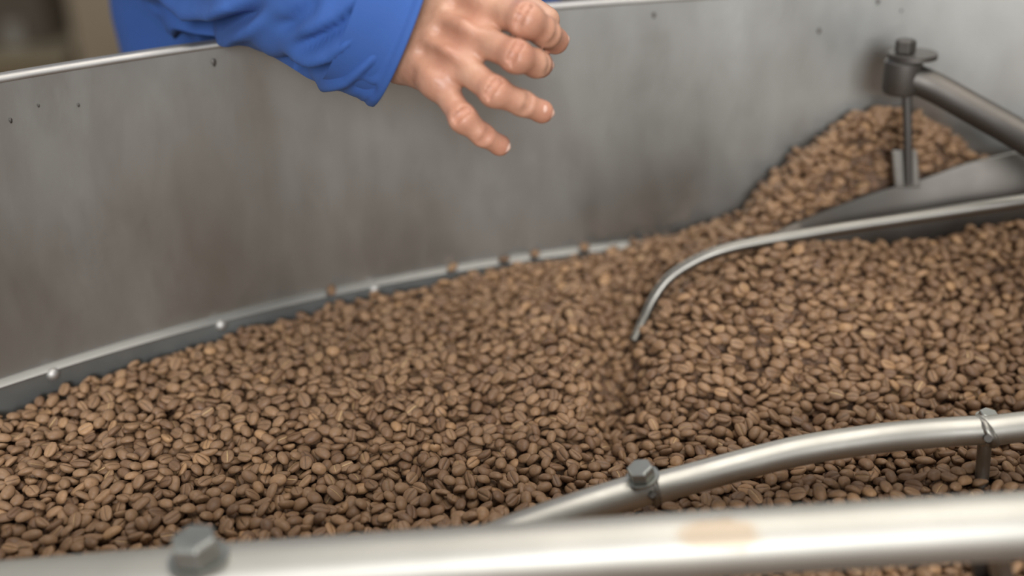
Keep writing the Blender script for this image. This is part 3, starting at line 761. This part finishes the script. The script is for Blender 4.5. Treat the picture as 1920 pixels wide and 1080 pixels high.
def seg_dist(px, py, pl):
    d = 1e9; m_ = len(pl) - 1; wt = 1.0
    for k2, ((x0, y0), (x1, y1)) in enumerate(zip(pl[:-1], pl[1:])):
        t = max(0, min(1, ((px - x0) * (x1 - x0) + (py - y0) * (y1 - y0)) / ((x1 - x0) ** 2 + (y1 - y0) ** 2 + 1e-9)))
        dn = math.hypot(px - x0 - t * (x1 - x0), py - y0 - t * (y1 - y0))
        if dn < d:
            d = dn; u = (k2 + t) / m_; wt = min(1, min(u, 1 - u) / 0.28)
    return d, wt * wt * (3 - 2 * wt)
sv = []
for i in range(ns):
    for k_ in range(sg):
        a = 2 * math.pi * k_ / sg; e = math.cos(a) * Nn[i] + math.sin(a) * Bn[i]
        p0 = sp[i] + rr_[i] * e; facing = (CP - p0) @ e
        r = rr_[i]
        env = math.sin(math.pi * min(1, max(0, (tt[i] - .02) / .93))) ** .5 if tt[i] < .95 else 0
        r += env * (0.0018 * math.sin(2 * a + 21 * tt[i] + 1.0) + 0.0012 * math.sin(3 * a - 33 * tt[i]) + 0.0006 * math.sin(5 * a + 55 * tt[i]))
        if facing > 0:
            px, py, dd = proj(p0)
            for pl_, w_, dp in creases:
                ds, wt = seg_dist(px, py, pl_)
                r += 0.001 * dp * wt * (-math.exp(-(ds / w_) ** 2) + 0.55 * math.exp(-((ds - 2.0 * w_) / (1.1 * w_)) ** 2))
        # hem seam
        r += -0.0010 * math.exp(-((tt[i] - .965) / .0035) ** 2) + 0.0008 * math.exp(-((tt[i] - .985) / .012) ** 2)
        p_ = sp[i] + r * e
        # weight of the sleeve rests on the rim
        rr0 = math.hypot(p_[0] - TC[0], p_[1] - TC[1])
        lim = ZB + HW + 0.0045
        if 0.965 < rr0 < 1.06 and p_[2] < lim + .004: p_[2] = lim + 0.25 * max(0, p_[2] - lim + .004)
        sv.append(p_)
# turned-in cuff
for i_, (dr, back) in enumerate(((-.0012, .0006), (-.0035, .0002), (-.0042, -.004), (-.005, -.035))):
    for k_ in range(sg):
        a = 2 * math.pi * k_ / sg; e = math.cos(a) * Nn[-1] + math.sin(a) * Bn[-1]
        sv.append(sp[-1] + (rr_[-1] + dr) * e + T[-1] * back)
sf = [(i * sg + k_, i * sg + (k_ + 1) % sg, (i + 1) * sg + (k_ + 1) % sg, (i + 1) * sg + k_) for i in range(ns + 3) for k_ in range(sg)]
jk = MB(); jk.add(jv, jf); jk.add(sv, sf)
jacket = jk.build('jacket', M_BLUE, person)

# head, trousers, shoes (above and below the picture)
fd3 = Field((-0.27, 0.84, 1.44), (-0.02, 1.14, 1.80), 0.005)
hc = np.array([T0[0], .965, 1.635])
hd = fd3.ell(hc + [0, .012, .025], (.078, .095, .090))
hd = smin(hd, fd3.ell(hc + [0, -.02, -.055], (.058, .066, .062)), .03)
hd = smin(hd, fd3.cap([T0[0], .99, 1.46], hc + [0, .03, -.05], .056, .052), .02)
hd = smin(hd, fd3.cap(hc + [0, -.082, .015], hc + [0, -.102, -.018], .008, .013), .012)
for s_ in (-1, 1):
    hd = smin(hd, fd3.ell(hc + [s_ * .080, .012, -.005], (.010, .020, .032)), .008)
    hd = smax(hd, -fd3.ell(hc + [s_ * .031, -.093, .018], (.017, .012, .010)), .008)
    hd = smin(hd, fd3.ell(hc + [s_ * .031, -.074, .016], (.013, .012, .009)), .003)
hd = smin(hd, fd3.ell(hc + [0, -.083, -.047], (.024, .009, .007)), .005)
hv, hf = nets(hd, fd3.lo, fd3.h); head = mesh_obj('head', hv, hf, M_SKIN, person)
hr = fd3.ell(hc + [0, .022, .036], (.086, .100, .092))
hr = smax(hr, -(fd3.Z - (hc[2] + .045) + (fd3.Y - hc[1] + .02) * 0.9), .012)
hv, hf = nets(hr, fd3.lo, fd3.h); mesh_obj('hair', hv, hf, M_HAIR, head)
tr = MB()
for s_ in (-1, 1):
    tr.add(*tube([(T0[0] + s_ * .085, 1.01, 0.90), (T0[0] + s_ * .095, 1.00, 0.5), (T0[0] + s_ * .10, 1.03, 0.06)], [.098, .075, .062], 28, up=(0, 1, 0)))
tr.build('trousers', M_TROUSER, person, auto=60)
for s_ in (-1, 1):
    q = MB(); prof = catmull([(T0[0] + s_ * .10, 1.08, .05), (T0[0] + s_ * .10, 1.02, .055), (T0[0] + s_ * .105, .93, .042), (T0[0] + s_ * .11, .86, .030)], 4)
    q.add(*tube(prof, np.interp(np.linspace(0, 1, len(prof)), [0, .3, .8, 1], [.035, .05, .040, .024]), 20)); q.build('shoe', M_HAIR, person, auto=60)

# ------------------------------------------------------------------ things standing far behind, out of focus
def floor_at(px, py):
    r = ray(px, py); return CP + (-CP[2] / r[2]) * r
# brown bin on a pale pallet, with a pale sheet on its front
bp = floor_at(60, 128); Yb = bp[1]
def xz(px, py, Y):
    r = ray(px, py); t = (Y - CP[1]) / r[1]; return CP + t * r
xa, xb = xz(-150, 100, Yb)[0], xz(128, 110, Yb)[0]
pal = empty('wooden_pallet', ((xa + xb) / 2, Yb + .4, 0), 'pale wooden pallet on the floor under the dark brown bin', 'pallet')
ztop = xz(90, 92, Yb)[2]
for k_ in range(5):
    MB().add(*box(((xa + xb) / 2, Yb + .06 + k_ * .17, ztop - .012), (xb - xa, .12, .024))).build('deck_board', M_WOOD, pal, smooth=False, bevel=.004)
zl = max(0.02, ztop - .024)
MB().add(*box(((xa + xb) / 2, Yb + .012, ztop - .042), (xb - xa, .024, .075))).build('front_board', M_WOOD, pal, smooth=False, bevel=.004)
for k_ in (0, 1, 2):
    MB().add(*box((xa + .06 + k_ * ((xb - xa) / 2 - .06), Yb + .40, zl / 2), (.10, .70, zl))).build('bearer', M_BIN, pal, smooth=False, bevel=.004)
binn = empty('storage_bin', ((xa + xb) / 2 - .02, Yb + .40, ztop), 'dark brown bin with a pale sheet on its front, standing on the pallet', 'bin')
bx = (xa + xb) / 2 - .03; bw2 = (xb - xa) / 2 - .05
def rrect(hx, hy, r, z, c, n_=6):
    out = []
    for q, (sx, sy) in enumerate(((1, 1), (-1, 1), (-1, -1), (1, -1))):
        for k_ in range(n_):
            a = math.pi / 2 * (q + k_ / (n_ - 1)); out.append((c[0] + sx * (hx - r) + r * math.cos(a), c[1] + sy * (hy - r) + r * math.sin(a), z))
    return out
def loft(rings, cap=True):
    v = [p_ for r_ in rings for p_ in r_]; m_ = len(rings[0])
    f = [(i * m_ + k_, i * m_ + (k_ + 1) % m_, (i + 1) * m_ + (k_ + 1) % m_, (i + 1) * m_ + k_) for i in range(len(rings) - 1) for k_ in range(m_)]
    if cap: f.append(tuple(range(m_))[::-1]); f.append(tuple((len(rings) - 1) * m_ + k_ for k_ in range(m_)))
    return v, f
cb = (bx, Yb + .40)
MB().add(*loft([rrect(bw2 * s1, .33 * s1, .05, ztop + z_, cb) for s1, z_ in ((.90, 0), (.93, .3), (.97, .85), (1.0, .86), (1.0, .90), (.96, .90), (.93, .30))])).build('body', M_BIN, binn, auto=40)
sx = xz(22, 60, Yb + .06)
z0, z1 = xz(22, 98, Yb + .06)[2], xz(22, 42, Yb + .06)[2]
MB().add(*box((sx[0], Yb + .075, (z0 + z1) / 2), (.085, .006, z1 - z0))).build('sheet', M_PAPER, binn, smooth=False, bevel=.001)
# tall cardboard carton beside it
Yc = floor_at(170, 140)[1] - .5; x0_, x1_ = xz(137, 60, Yc)[0], xz(330, 60, Yc)[0]
ct = empty('cardboard_carton', ((x0_ + x1_) / 2, Yc + .3, 0), 'tall plain brown cardboard carton just beside the blue jacket', 'carton')
MB().add(*box(((x0_ + x1_) / 2, Yc + .3, .55), (x1_ - x0_, .6, 1.1))).build('box_body', M_CARD, ct, smooth=False, bevel=.006)
for s_ in (-1, 1):
    MB().add(*box(((x0_ + x1_) / 2, Yc + .3 + s_ * .151, 1.103), (x1_ - x0_ - .004, .296, .005))).build('flap', M_CARD, ct, smooth=False, bevel=.001)
